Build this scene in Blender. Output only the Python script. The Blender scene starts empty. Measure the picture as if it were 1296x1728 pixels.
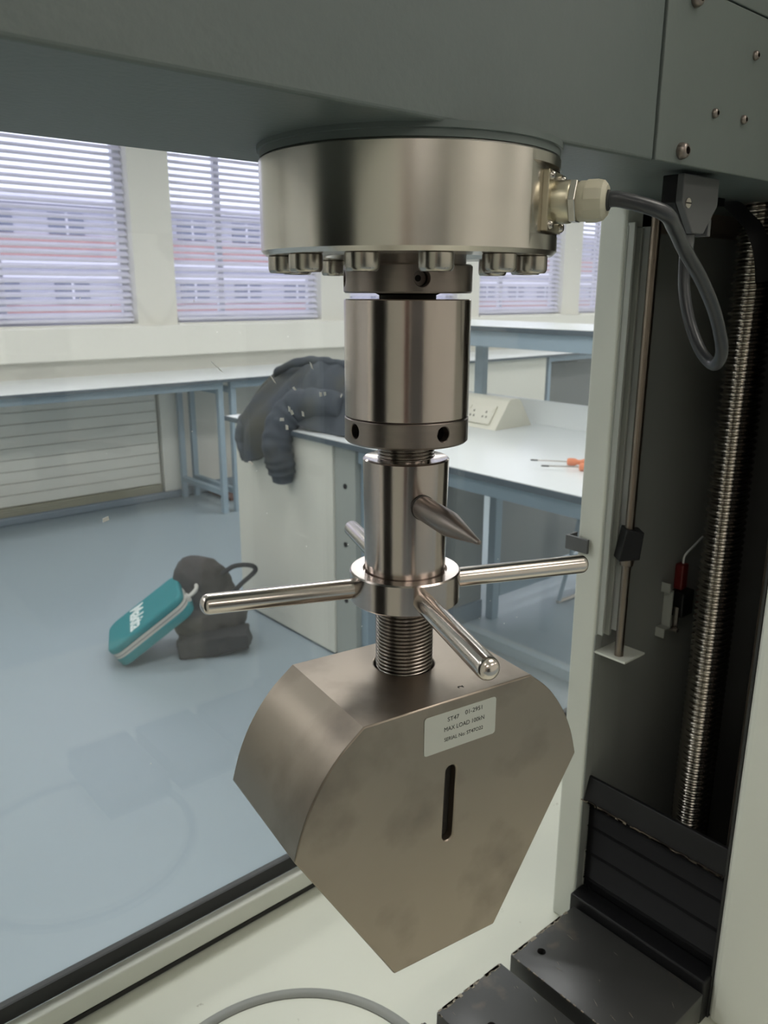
import bpy, bmesh, math, random
from mathutils import Vector, Matrix
random.seed(7)
SC = bpy.context.scene
COL = SC.collection
PI = math.pi

# ---------------------------------------------------------------- camera
cam = bpy.data.cameras.new('camera')
cam.sensor_fit = 'VERTICAL'; cam.sensor_height = 24.0
cam.lens = 1356.4 / 1728 * 24.0
cam.clip_start = 0.02; cam.clip_end = 300
cam.dof.use_dof = True; cam.dof.focus_distance = 0.50; cam.dof.aperture_fstop = 13.0
camo = bpy.data.objects.new('camera', cam); COL.objects.link(camo)
cr, cu, cw = Vector((0.7607, -0.6491, 0.0028)), Vector((0.1697, 0.2030, 0.9644)), Vector((0.6265, 0.7332, -0.2646))
camo.matrix_world = Matrix(((cr.x, cu.x, -cw.x, -0.3507), (cr.y, cu.y, -cw.y, -0.3881), (cr.z, cu.z, -cw.z, 1.55), (0, 0, 0, 1)))
SC.camera = camo
# ---------------------------------------------------------------- world and exposure
wd = bpy.data.worlds.new('overcast_sky'); SC.world = wd; wd.use_nodes = True
bg = wd.node_tree.nodes['Background']
bg.inputs[0].default_value = (0.89, 0.88, 1.0, 1); bg.inputs[1].default_value = 2.5
SC.view_settings.view_transform = 'Standard'; SC.view_settings.look = 'None'
SC.view_settings.exposure = 0.0; SC.view_settings.gamma = 1.0
SC.view_settings.use_curve_mapping = False
LIGHT = 12.5         # ceiling panel radiance, window half of the room
DIM = 7.0            # panels behind the photographer

# ---------------------------------------------------------------- materials
def lin(h):
    h = h.lstrip('#'); v = [int(h[i:i + 2], 16) / 255 for i in (0, 2, 4)]
    return tuple((c / 12.92 if c <= 0.04045 else ((c + 0.055) / 1.055) ** 2.4) for c in v) + (1,)
def mat(name, col, rough=0.5, metal=0.0, var=0.06, scale=20.0, stretch=(1, 1, 1), bump=0.0, bscale=200.0, rvar=0.0, aniso=0.0, spec=0.5, spots=None, coat=0.0):
    m = bpy.data.materials.new(name); m.use_nodes = True
    nt = m.node_tree; N = nt.nodes; L = nt.links; b = N['Principled BSDF']
    c = lin(col)
    tc = N.new('ShaderNodeTexCoord'); mp = N.new('ShaderNodeMapping'); mp.inputs['Scale'].default_value = stretch
    L.new(tc.outputs['Object'], mp.inputs[0])
    nz = N.new('ShaderNodeTexNoise'); nz.inputs['Scale'].default_value = scale; nz.inputs['Detail'].default_value = 5
    L.new(mp.outputs[0], nz.inputs['Vector'])
    r = N.new('ShaderNodeMix'); r.data_type = 'RGBA'
    r.inputs[6].default_value = tuple(min(1, x * (1 - var)) for x in c[:3]) + (1,)
    r.inputs[7].default_value = tuple(min(1, x * (1 + var)) for x in c[:3]) + (1,)
    L.new(nz.outputs['Fac'], r.inputs[0])
    out = r.outputs[2]
    if spots:
        nz2 = N.new('ShaderNodeTexNoise'); nz2.inputs['Scale'].default_value = spots[1]; nz2.inputs['Detail'].default_value = 6
        L.new(tc.outputs['Object'], nz2.inputs['Vector'])
        rp = N.new('ShaderNodeValToRGB'); rp.color_ramp.elements[0].position = spots[2]; rp.color_ramp.elements[1].position = spots[3]
        L.new(nz2.outputs['Fac'], rp.inputs[0])
        mx = N.new('ShaderNodeMix'); mx.data_type = 'RGBA'; mx.inputs[7].default_value = lin(spots[0])
        L.new(rp.outputs[0], mx.inputs[0]); L.new(out, mx.inputs[6]); out = mx.outputs[2]
    L.new(out, b.inputs['Base Color'])
    b.inputs['Roughness'].default_value = rough; b.inputs['Metallic'].default_value = metal
    b.inputs['Specular IOR Level'].default_value = spec
    if coat: b.inputs['Coat Weight'].default_value = coat; b.inputs['Coat Roughness'].default_value = 0.1
    if rvar:
        mr = N.new('ShaderNodeMapRange'); mr.inputs[3].default_value = max(0.02, rough - rvar); mr.inputs[4].default_value = rough + rvar
        L.new(nz.outputs['Fac'], mr.inputs[0]); L.new(mr.outputs[0], b.inputs['Roughness'])
    if aniso:
        tg = N.new('ShaderNodeTangent'); tg.direction_type = 'RADIAL'; tg.axis = 'Z'; b.inputs['Anisotropic Rotation'].default_value = 0.25
        L.new(tg.outputs[0], b.inputs['Tangent']); b.inputs['Anisotropic'].default_value = aniso
    if bump:
        nb = N.new('ShaderNodeTexNoise'); nb.inputs['Scale'].default_value = bscale; nb.inputs['Detail'].default_value = 3
        L.new(mp.outputs[0], nb.inputs['Vector'])
        bp = N.new('ShaderNodeBump'); bp.inputs['Strength'].default_value = bump; bp.inputs['Distance'].default_value = 0.002
        L.new(nb.outputs['Fac'], bp.inputs['Height']); L.new(bp.outputs[0], b.inputs['Normal'])
    return m
def emis(name, col, s):
    m = bpy.data.materials.new(name); m.use_nodes = True; b = m.node_tree.nodes['Principled BSDF']
    b.inputs['Base Color'].default_value = lin(col); b.inputs['Emission Color'].default_value = lin(col); b.inputs['Emission Strength'].default_value = s
    return m
def clear(name, tint, gloss, haze, hazecol):
    m = bpy.data.materials.new(name); m.use_nodes = True; nt = m.node_tree; N = nt.nodes; L = nt.links
    N.remove(N['Principled BSDF']); out = N['Material Output']
    tr = N.new('ShaderNodeBsdfTransparent'); tr.inputs[0].default_value = lin(tint)
    gl = N.new('ShaderNodeBsdfGlossy'); gl.inputs['Roughness'].default_value = 0.02
    df = N.new('ShaderNodeBsdfDiffuse'); df.inputs[0].default_value = lin(hazecol)
    ge = N.new('ShaderNodeNewGeometry'); dt = N.new('ShaderNodeVectorMath'); dt.operation = 'DOT_PRODUCT'
    L.new(ge.outputs['Incoming'], dt.inputs[0]); L.new(ge.outputs['Normal'], dt.inputs[1])
    def mth(op, a, b=None):
        q = N.new('ShaderNodeMath'); q.operation = op
        for i, v in enumerate((a, b)):
            if v is None: continue
            if isinstance(v, (int, float)): q.inputs[i].default_value = v
            else: L.new(v, q.inputs[i])
        return q
    ab = mth('ABSOLUTE', dt.outputs['Value']); om = mth('SUBTRACT', 1.0, ab.outputs[0]); pw = mth('POWER', om.outputs[0], 5.0)
    sch = mth('MULTIPLY', pw.outputs[0], 0.96); sc0 = mth('ADD', sch.outputs[0], 0.04); ml = mth('MULTIPLY', sc0.outputs[0], gloss)
    nz = N.new('ShaderNodeTexNoise'); nz.inputs['Scale'].default_value = 3.0; nz.inputs['Detail'].default_value = 3
    tc = N.new('ShaderNodeTexCoord'); L.new(tc.outputs['Object'], nz.inputs['Vector'])
    mr = N.new('ShaderNodeMapRange'); mr.inputs[1].default_value = 0.3; mr.inputs[2].default_value = 0.7
    mr.inputs[3].default_value = haze * 0.6; mr.inputs[4].default_value = haze * 1.4; L.new(nz.outputs['Fac'], mr.inputs[0])
    m1 = N.new('ShaderNodeMixShader'); L.new(mr.outputs[0], m1.inputs[0]); L.new(tr.outputs[0], m1.inputs[1]); L.new(df.outputs[0], m1.inputs[2])
    m2 = N.new('ShaderNodeMixShader'); L.new(ml.outputs[0], m2.inputs[0]); L.new(m1.outputs[0], m2.inputs[1]); L.new(gl.outputs[0], m2.inputs[2])
    L.new(m2.outputs[0], out.inputs[0])
    return m

M = dict(
    wall=mat('cream_wall_paint', 'dfddd4', 0.6, var=0.02, scale=2, bump=0.05),
    ceil=mat('ceiling_tile', 'dcdcd4', 0.8, var=0.03, scale=60),
    floor=mat('blue_grey_vinyl', '94a1a8', 0.38, var=0.05, scale=1.3, rvar=0.06, bump=0.02, bscale=80),
    skirt=mat('blue_grey_coving', '808c98', 0.5, var=0.04),
    trimw=mat('white_trim', 'e4e3da', 0.45, var=0.02),
    slat=mat('blind_slat', 'd9d8e6', 0.45, var=0.02),
    wframe=mat('white_window_frame', 'dcdce0', 0.4, var=0.02),
    glass=clear('window_glass', 'ffffff', 0.6, 0.0, 'ffffff'),
    worktop=mat('white_laminate', 'e4e8e8', 0.28, var=0.015, scale=3),
    edge=mat('dark_worktop_edge', '4f5a62', 0.5),
    frame=mat('blue_grey_steel_frame', '93a5b1', 0.42, var=0.03),
    panel=mat('pale_laminate_panel', 'dcdbd0', 0.42, var=0.015, scale=2),
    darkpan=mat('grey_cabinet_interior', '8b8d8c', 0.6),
    tan=mat('beige_grille', 'a9a590', 0.5),
    steel=mat('ground_steel', 'bbb0aa', 0.20, 1.0, var=0.10, scale=14, stretch=(1, 1, 1), rvar=0.06, aniso=0.55, bump=0.015, bscale=120),
    steellc=mat('turned_nickel_steel', 'cfc9c1', 0.25, 1.0, var=0.05, scale=8, stretch=(1, 1, 6), rvar=0.05, aniso=0.6),
    steeljaw=mat('milled_steel', '9b9084', 0.38, 1.0, var=0.16, scale=9, rvar=0.07, bump=0.02, bscale=300, spots=('7d736a', 16, 0.52, 0.75)),
    steeldark=mat('dark_oiled_steel', '8b817b', 0.36, 1.0, var=0.12, scale=60, stretch=(1, 1, 5), rvar=0.06, aniso=0.4),
    steelthread=mat('thread_steel', '8f8882', 0.25, 1.0, var=0.1, scale=80),
    bar=mat('bright_steel_bar', 'd2c9c2', 0.20, 1.0, var=0.05, scale=30, rvar=0.04),
    bolt=mat('nickel_bolt', 'b5afa6', 0.26, 1.0, var=0.15, scale=160, rvar=0.06),
    hole=mat('dark_bore', '26221f', 0.6, 0.3),
    grey=mat('grey_hammered_paint', '5c6563', 0.42, var=0.05, scale=70, bump=0.10, bscale=260),
    boss=mat('dark_grey_paint', '5c6563', 0.45, var=0.05, scale=70),
    cover=mat('grey_cover_paint', '626a67', 0.45, var=0.04, scale=70, bump=0.08, bscale=260),
    white=mat('white_machine_paint', 'd6d9d0', 0.38, var=0.02, scale=12, bump=0.03, bscale=150),
    base=mat('cream_base_paint', 'd9dbcd', 0.40, var=0.025, scale=10, spots=('b9b9a8', 55, 0.70, 0.74)),
    ring=mat('grey_rubber_ring', '8f918c', 0.5),
    aluminium=mat('grey_aluminium_channel', 'a5a9a3', 0.45, 0.0, var=0.03),
    cavity=mat('grey_inner_panel', '8b8e8a', 0.55, var=0.04, scale=5),
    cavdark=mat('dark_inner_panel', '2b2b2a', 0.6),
    beige=mat('beige_inner_plate', '8f8478', 0.6),
    black=mat('black_plastic', '151517', 0.45, spec=0.3),
    rubber=mat('black_rubber_seal', '2a2b2c', 0.6),
    bellows=mat('black_bellows', '0f0f11', 0.5, spec=0.25, var=0.1),
    plate=mat('worn_black_plate', '353534', 0.36, var=0.25, scale=18, rvar=0.1, spots=('6e604f', 16, 0.64, 0.80), bump=0.05, bscale=90),
    wear=mat('bare_worn_edge', '8b8272', 0.5, var=0.3, scale=120),
    scratch=mat('pale_scratch', 'f4f4f2', 0.6),
    screwst=mat('ball_screw_steel', 'a8a29a', 0.14, 1.0, var=0.08, scale=40),
    rod=mat('brown_steel_rod', '857a70', 0.3, 1.0, var=0.08, scale=40),
    cable=mat('grey_cable', '2f3135', 0.33, var=0.05),
    gland=mat('nickel_gland', 'c0b9a4', 0.34, 1.0, var=0.05, scale=60),
    glandp=mat('cream_plastic_gland', 'bdb8a4', 0.45),
    hood=mat('grey_connector_hood', '5a5b5c', 0.5),
    label=mat('silver_label', 'b9bbb3', 0.42, 0.15, var=0.02),
    ink=mat('black_ink', '1c1c1c', 0.7),
    guard=clear('guard_polycarbonate', 'f4f7fa', 1.0, 0.045, 'ccd6e4'),
    red=mat('red_switch', '651818', 0.45),
    teal=mat('teal_nylon', '1f7f86', 0.7, var=0.10, scale=60, bump=0.2, bscale=500),
    zipw=mat('pale_zip_band', 'c9c7c0', 0.7),
    zipg=mat('grey_zip', '8d8a86', 0.6),
    logo=mat('white_print', 'e8f0ee', 0.6),
    pack=mat('brown_grey_nylon', '443f3d', 0.8, var=0.15, scale=20, bump=0.3, bscale=60),
    packd=mat('dark_nylon', '27262b', 0.8, var=0.15, scale=20),
    jacket=mat('charcoal_fabric', '40464e', 0.85, var=0.15, scale=9, bump=0.3, bscale=300, spots=('484840', 4, 0.45, 0.62)),
    socket=mat('cream_plastic', 'dcd9c9', 0.4),
    orange=mat('orange_handle', 'dd7a45', 0.4),
    brown=mat('red_brown_board', '6d463d', 0.7),
    brick=mat('red_brick', 'b58d8b', 0.8, var=0.1, scale=3),
    render=mat('grey_render', 'b3b3c0', 0.8),
    bandw=mat('pale_concrete', 'e0dfe8', 0.8),
    bwin=mat('dark_window_glass', '6b7083', 0.2),
    tarmac=mat('tarmac', '8a8a90', 0.9),
    wood=mat('pale_door', 'c9b28c', 0.5),
    cab=mat('dark_grey_cabinet', '4d4f50', 0.5),
    lum=emis('light_diffuser', 'fffaf3', LIGHT),
    lumd=emis('dim_light_diffuser', 'fff8ee', DIM),
)

# ---------------------------------------------------------------- object helpers
def link(o, parent=None):
    COL.objects.link(o)
    if parent is not None: o.parent = parent
    return o
def tag(o, label, cat, group=None):
    o['label'] = label; o['category'] = cat
    if group: o['group'] = group
    return o
def thing(name, label, cat, loc=(0, 0, 0), group=None, mtx=None):
    o = bpy.data.objects.new(name, None); o.empty_display_size = 0.05
    link(o)
    if mtx is not None: o.matrix_world = mtx
    else: o.location = loc
    o['_w'] = list(loc)
    return tag(o, label, cat, group)
def base_of(p):
    while p is not None:
        if '_w' in p: return Vector(p['_w'])
        p = p.parent
    return Vector((0, 0, 0))
def obj(name, bm, m, parent=None, smooth=None, bevel=0.0, seg=2, local=False, label=None):
    """one mesh object; geometry is given in world space unless local"""
    if parent is not None and not local:
        bmesh.ops.translate(bm, verts=bm.verts, vec=-base_of(parent))
    bmesh.ops.recalc_face_normals(bm, faces=bm.faces)
    me = bpy.data.meshes.new(name); bm.to_mesh(me); bm.free()
    for mm in (m if isinstance(m, (list, tuple)) else [m]): me.materials.append(mm)
    o = bpy.data.objects.new(name, me); link(o, parent)
    if smooth is not None:
        me.polygons.foreach_set('use_smooth', [True] * len(me.polygons))
        if smooth > 0: me.set_sharp_from_angle(angle=math.radians(smooth))
    if bevel:
        b = o.modifiers.new('bevel', 'BEVEL'); b.width = bevel; b.segments = seg; b.limit_method = 'ANGLE'; b.angle_limit = math.radians(40)
    if label: o['label'] = label
    return o
def struct(name, bm, m, **k):
    o = obj(name, bm, m, **k); o['kind'] = 'structure'; return o
def B(): return bmesh.new()
def box(bm, x0, x1, y0, y1, z0, z1, mi=0):
    v = [bm.verts.new((x, y, z)) for z in (z0, z1) for y in (y0, y1) for x in (x0, x1)]
    for f in ((0, 1, 3, 2), (4, 6, 7, 5), (0, 4, 5, 1), (2, 3, 7, 6), (0, 2, 6, 4), (1, 5, 7, 3)):
        bm.faces.new([v[i] for i in f]).material_index = mi
    return bm
def bx(*a): return box(B(), *a)
def basis(axis):
    a = Vector(axis).normalized()
    t = Vector((0, 0, 1)) if abs(a.z) < 0.9 else Vector((1, 0, 0))
    e1 = t.cross(a).normalized(); return e1, a.cross(e1), a
def lathe(bm, prof, n=48, c=(0, 0, 0), axis=(0, 0, 1), close=True, poly=False):
    """prof: (radius, height) pairs along the axis"""
    e1, e2, a = basis(axis); c = Vector(c); rings = []
    for r, h in prof:
        if r < 1e-7: rings.append([bm.verts.new(c + a * h)] * n); continue
        rings.append([bm.verts.new(c + a * h + e1 * (r * math.cos(2 * PI * i / n)) + e2 * (r * math.sin(2 * PI * i / n))) for i in range(n)])
    for p, q in zip(rings, rings[1:]):
        for i in range(n):
            j = (i + 1) % n; vs = []
            for v in (p[i], p[j], q[j], q[i]):
                if v not in vs: vs.append(v)
            if len(vs) > 2:
                try: bm.faces.new(vs)
                except ValueError: pass
    return bm
def cyl(bm, r, h0, h1, n=48, c=(0, 0, 0), axis=(0, 0, 1), ch=0.0):
    if ch: pr = [(0, h0), (r - ch, h0), (r, h0 + ch), (r, h1 - ch), (r - ch, h1), (0, h1)]
    else: pr = [(0, h0), (r, h0), (r, h1), (0, h1)]
    return lathe(bm, pr, n, c, axis)
def tube(bm, pts, r, n=12, caps=True):
    pts = [Vector(p) for p in pts]; rs = r if isinstance(r, (list, tuple)) else [r] * len(pts)
    prev = None; rings = []
    for i, p in enumerate(pts):
        d = (pts[min(i + 1, len(pts) - 1)] - pts[max(i - 1, 0)]).normalized()
        if prev is None: e1, e2, _ = basis(d)
        else:
            e1 = (prev - d * prev.dot(d)).normalized(); e2 = d.cross(e1)
        prev = e1
        rings.append([bm.verts.new(p + (e1 * math.cos(2 * PI * k / n) + e2 * math.sin(2 * PI * k / n)) * rs[i]) for k in range(n)])
    for a, b in zip(rings, rings[1:]):
        for k in range(n): bm.faces.new((a[k], a[(k + 1) % n], b[(k + 1) % n], b[k]))
    if caps: bm.faces.new(rings[0][::-1]); bm.faces.new(rings[-1])
    return bm
def spline(pts, k=8):
    P = [Vector(p) for p in pts]; P = [2 * P[0] - P[1]] + P + [2 * P[-1] - P[-2]]; out = []
    for i in range(1, len(P) - 2):
        for s in range(k):
            t = s / k
            out.append(0.5 * ((2 * P[i]) + (P[i + 1] - P[i - 1]) * t + (2 * P[i - 1] - 5 * P[i] + 4 * P[i + 1] - P[i + 2]) * t * t + (3 * P[i] - P[i - 1] - 3 * P[i + 1] + P[i + 2]) * t ** 3))
    return out + [P[-2]]
def prism(bm, poly, o, ex, ey, ez, d0, d1):
    """2-D polygon in the frame o, ex, ey pushed from d0 to d1 along ez"""
    o, ex, ey, ez = Vector(o), Vector(ex), Vector(ey), Vector(ez)
    a = [bm.verts.new(o + ex * x + ey * y + ez * d0) for x, y in poly]; b = [bm.verts.new(o + ex * x + ey * y + ez * d1) for x, y in poly]
    bm.faces.new(a[::-1]); bm.faces.new(b); n = len(poly)
    for i in range(n): bm.faces.new((a[i], a[(i + 1) % n], b[(i + 1) % n], b[i]))
    return bm
def rrect(x0, x1, y0, y1, r, n=6):
    out = []
    for cx, cy, a0 in ((x1 - r, y1 - r, 0), (x0 + r, y1 - r, 90), (x0 + r, y0 + r, 180), (x1 - r, y0 + r, 270)):
        for i in range(n + 1):
            a = math.radians(a0 + 90 * i / n); out.append((cx + r * math.cos(a), cy + r * math.sin(a)))
    return out
def helix(bm, rr, rc, pitch, z0, z1, n=32, shape=None, c=(0, 0)):
    """continuous screw thread; shape gives crest height over one pitch"""
    shape = shape or (0, 0.7, 1, 0.7); k = len(shape); rows = int((z1 - z0) / pitch * k)
    V = [[bm.verts.new((c[0] + (rr + (rc - rr) * shape[j % k]) * math.cos(2 * PI * i / n), c[1] + (rr + (rc - rr) * shape[j % k]) * math.sin(2 * PI * i / n), z0 + pitch * (j / k + i / n))) for i in range(n)] for j in range(rows)]
    for j in range(rows - 1):
        for i in range(n - 1): bm.faces.new((V[j][i], V[j][i + 1], V[j + 1][i + 1], V[j + 1][i]))
    for j in range(rows - 1 - k): bm.faces.new((V[j + k][n - 1] if False else V[j][n - 1], V[j + k][0], V[j + 1 + k][0], V[j + 1][n - 1]))
    return bm
def text_bm(s, size, o, ex, ey, align='LEFT', thick=0.0, shear=0.0, bold=0.0, spacing=1.0, width=None):
    cu_ = bpy.data.curves.new('t', 'FONT'); cu_.body = s; cu_.size = size; cu_.align_x = align; cu_.align_y = 'CENTER'; cu_.shear = shear; cu_.offset = bold; cu_.extrude = thick; cu_.space_character = spacing
    t = bpy.data.objects.new('t', cu_); COL.objects.link(t)
    dg = bpy.context.evaluated_depsgraph_get(); me = bpy.data.meshes.new_from_object(t.evaluated_get(dg))
    bpy.data.objects.remove(t); bm = B(); bm.from_mesh(me); bpy.data.meshes.remove(me)
    if width:
        xs_ = [v.co.x for v in bm.verts]; k_ = width / (max(xs_) - min(xs_)); x0_ = min(xs_)
        for v in bm.verts: v.co.x = (v.co.x - x0_) * k_
    ex, ey, o = Vector(ex).normalized(), Vector(ey).normalized(), Vector(o); ez = ex.cross(ey)
    for v in bm.verts: v.co = o + ex * v.co.x + ey * v.co.y + ez * v.co.z
    return bm
def dup(o, parent=None, loc=None):
    c = o.copy(); COL.objects.link(c); c.parent = parent
    if loc is not None: c.location = loc
    return c

def cut(o, cutter):
    me = bpy.data.meshes.new('c'); bmesh.ops.recalc_face_normals(cutter, faces=cutter.faces); cutter.to_mesh(me); cutter.free()
    c = bpy.data.objects.new('c', me); COL.objects.link(c); c.matrix_world = o.matrix_world.copy() if False else Matrix()
    md = o.modifiers.new('b', 'BOOLEAN'); md.object = c; md.operation = 'DIFFERENCE'; md.solver = 'EXACT'
    bpy.context.view_layer.update()
    dg = bpy.context.evaluated_depsgraph_get(); nm = bpy.data.meshes.new_from_object(o.evaluated_get(dg))
    o.modifiers.clear(); nm.name = o.data.name; o.data = nm; bpy.data.objects.remove(c); bpy.data.meshes.remove(me)
    nm.polygons.foreach_set('use_smooth', [True] * len(nm.polygons)); nm.set_sharp_from_angle(angle=math.radians(30))
# ================================================================= THE ROOM
WY = 5.35; ZC = 3.0
RX0, RX1, RY0 = -3.2, 9.6, -4.2
struct('floor', bx(RX0 - .1, RX1 + .1, RY0 - .1, WY + .2, -0.08, 0), M['floor'])
struct('ceiling', bx(RX0 - .1, RX1 + .1, RY0 - .1, WY + .2, ZC, ZC + 0.1), M['ceil'])
struct('wall_left', bx(RX0 - .1, RX0, RY0, WY, 0, ZC), M['wall'])
struct('wall_right', bx(RX1, RX1 + .1, RY0, WY, 0, ZC), M['wall'])
struct('wall_front', bx(RX0, RX1, RY0 - .1, RY0, 0, ZC), M['wall'])
WIN = [(0.855 + 1.65 * i, 2.195 + 1.65 * i) for i in range(5)]
bm = B()
box(bm, RX0, RX1, WY, WY + .2, 0, 1.31); box(bm, RX0, RX1, WY, WY + .2, 2.80, ZC)
xs = [RX0] + [v for w in WIN for v in w] + [RX1]
for i in range(0, len(xs), 2): box(bm, xs[i], xs[i + 1], WY, WY + .2, 1.31, 2.80)
struct('wall_back', bm, M['wall'])
struct('trim_1', bx(RX0, RX1, 5.25, WY, 1.085, 1.305), M['trimw'], bevel=0.006)
bm = B()
for z0, z1, d in ((0, .075, .025),): box(bm, RX0, RX1, WY - d, WY, z0, z1)
struct('baseboard_back', bm, M['skirt'], bevel=0.008)
# windows, each with its panes, and one venetian blind in each opening
slat_me = None
for wi, (x0, x1) in enumerate(WIN):
    z0, z1 = 1.31, 2.80
    bm = B(); t = 0.055; ya, yb = WY + .11, WY + .16; xm = x0 + 0.45
    box(bm, x0, x0 + t, ya, yb, z0, z1); box(bm, x1 - t, x1, ya, yb, z0, z1)
    box(bm, x0 + t, x1 - t, ya, yb, z0, z0 + t); box(bm, x0 + t, x1 - t, ya, yb, z1 - t, z1)
    box(bm, xm - .025, xm + .025, ya + .005, yb - .005, z0 + t, z1 - t)
    wf = struct('window_%d' % (wi + 1), bm, M['wframe'], bevel=0.003)
    obj('pane', bx(x0 + t, xm - .025, ya + .02, ya + .026, z0 + t, z1 - t), M['glass'], wf)
    obj('pane', bx(xm + .025, x1 - t, ya + .02, ya + .026, z0 + t, z1 - t), M['glass'], wf)
    ob = struct('trim_%d' % (wi + 2), bx(x0, x1, WY - .02, WY + .11, 1.305, 1.318), M['trimw'])
    where = ['at the far left of the wall', 'just left of the load cell', 'behind the steel load string', 'to the right of the load string', 'half hidden by the white column'][wi]
    bl = thing('venetian_blind', 'pale open venetian blind in the window ' + where, 'blind', ((x0 + x1) / 2, WY + .05, z0), 'venetian blinds on the window wall')
    if slat_me is None:
        bm = B(); hw = (x1 - x0) / 2 - .02; N = 4; rows = []
        for k in range(N + 1):
            u = (k / N - .5) * .05; a = math.radians(40)
            y = u * math.cos(a) - (0.003 * (1 - (2 * u / .05) ** 2)) * math.sin(a); z = u * math.sin(a) + (0.003 * (1 - (2 * u / .05) ** 2)) * math.cos(a)
            rows.append([bm.verts.new((sx * hw, y, z + dz)) for dz in (0, -.0008) for sx in (-1, 1)])
        for p, q in zip(rows, rows[1:]):
            for i, j in ((0, 1), (3, 2)): bm.faces.new((p[i], p[j], q[j], q[i]))
        bmesh.ops.recalc_face_normals(bm, faces=bm.faces)
        slat_me = bpy.data.meshes.new('slat'); bm.to_mesh(slat_me); bm.free(); slat_me.materials.append(M['slat'])
    nz = int((2.74 - 1.385) / .0465)
    for k in range(nz):
        s = bpy.data.objects.new('slat', slat_me); link(s, bl); s.location = (0, 0, 1.385 - z0 + k * .0465)
    obj('bottom_rail', bx(x0 + .02, x1 - .02, WY + .025, WY + .075, 1.335, 1.358), M['slat'], bl, bevel=.004)
    obj('head_rail', bx(x0 + .01, x1 - .01, WY + .02, WY + .08, 2.745, 2.795), M['slat'], bl, bevel=.004)
    for fx in (.07, .93):
        bm = B(); xx = x0 + (x1 - x0) * fx
        for yy in (WY + .028, WY + .072): cyl(bm, .0012, 1.35, 2.75, 6, (xx, yy, 0))
        obj('ladder_cord', bm, M['slat'], bl)
# ceiling light panels
k = 0
for j, y in enumerate((-2.9, -0.9, 1.3, 3.6)):
    for i, x in enumerate((-1.8, 0.8, 3.4, 6.0, 8.4)):
        t = thing('ceiling_light', 'white ceiling light panel, %s from the left wall in the %s' % (('first', 'second', 'third', 'fourth', 'fifth')[i], ('row by the front wall', 'row behind the testing machine', 'row over the island bench', 'row nearest the windows')[j]), 'ceiling light', (x, y, ZC), 'ceiling lights above the laboratory')
        bm = B()
        for a in ((x - .62, x + .62, y - .32, y - .3), (x - .62, x + .62, y + .3, y + .32), (x - .62, x - .6, y - .3, y + .3), (x + .6, x + .62, y - .3, y + .3)): box(bm, *a, ZC - .04, ZC)
        obj('frame', bm, M['wframe'], t)
        obj('diffuser', bx(x - .6, x + .6, y - .3, y + .3, ZC - .03, ZC - .015), M['lum'] if y > 1 else M['lumd'], t)
# made-up cupboard and door behind the camera, added to tint reflections in the steel
t = thing('added_cupboard', 'unseen dark grey two-door cupboard by the front wall, added for dark reflections', 'cupboard', (-1.6, -3.9, 0))
obj('body', bx(-2.6, -1.0, -4.15, -3.6, 0, 2.0), M['cab'], t, bevel=.004)
for s in (0, 1):
    d_ = obj('door', bx(-2.59 + s * .8, -1.81 + s * .8, -3.6, -3.58, .05, 1.97), M['cab'], t, bevel=.003)
    obj('handle', bx(-1.84 + s * .06, -1.82 + s * .06, -3.58, -3.55, .95, 1.1), M['bar'], d_)

dr = struct('added_door_1', bx(RX0, RX0 + .04, -3.9, -3.0, 0, 2.05), M['brown'], bevel=.003)  # unseen brown door, added to give a brown band in the steel
obj('door_handle', bx(RX0 + .04, RX0 + .09, -3.1, -3.08, 1.0, 1.02), M['bar'], dr)
# ---------------------------------------------------------------- outside
struct('ground', bx(-40, 90, WY + 1, 80, -3.2, -3.0), M['tarmac'])
t = thing('office_building', 'low office building with red brick bands and window rows seen through the blinds', 'building', (20, 30, -3))
obj('wall', bx(-10, 70, 30, 40, -3, 4.45), M['render'], t)
obj('brick_band', bx(-10, 70, 29.92, 30, 2.62, 3.45), M['brick'], t, label='red brick band under the upper windows')
obj('brick_band', bx(-10, 70, 29.92, 30, -0.35, 1.05), M['brick'], t, label='red brick band under the lower windows')
obj('concrete_band', bx(-10, 70, 29.85, 30, 2.38, 2.62), M['bandw'], t)
obj('concrete_band', bx(-10, 70, 29.85, 30, 1.98, 2.14), M['bandw'], t)
obj('roof_edge', bx(-10.2, 70.2, 29.7, 40.2, 4.45, 4.75), M['bandw'], t)
proto = None
for row, (za, zb) in enumerate(((3.47, 4.2), (1.1, 1.95))):
    for i in range(24):
        x = -4 + i * 2.45
        bm = B(); box(bm, x - .62, x + .62, 29.94, 30, za, zb)
        wn = obj('window', bm, M['bwin'], t)
        obj('window_mullion', bx(x - .04, x + .04, 29.9, 29.95, za, zb), M['bandw'], wn)

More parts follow.
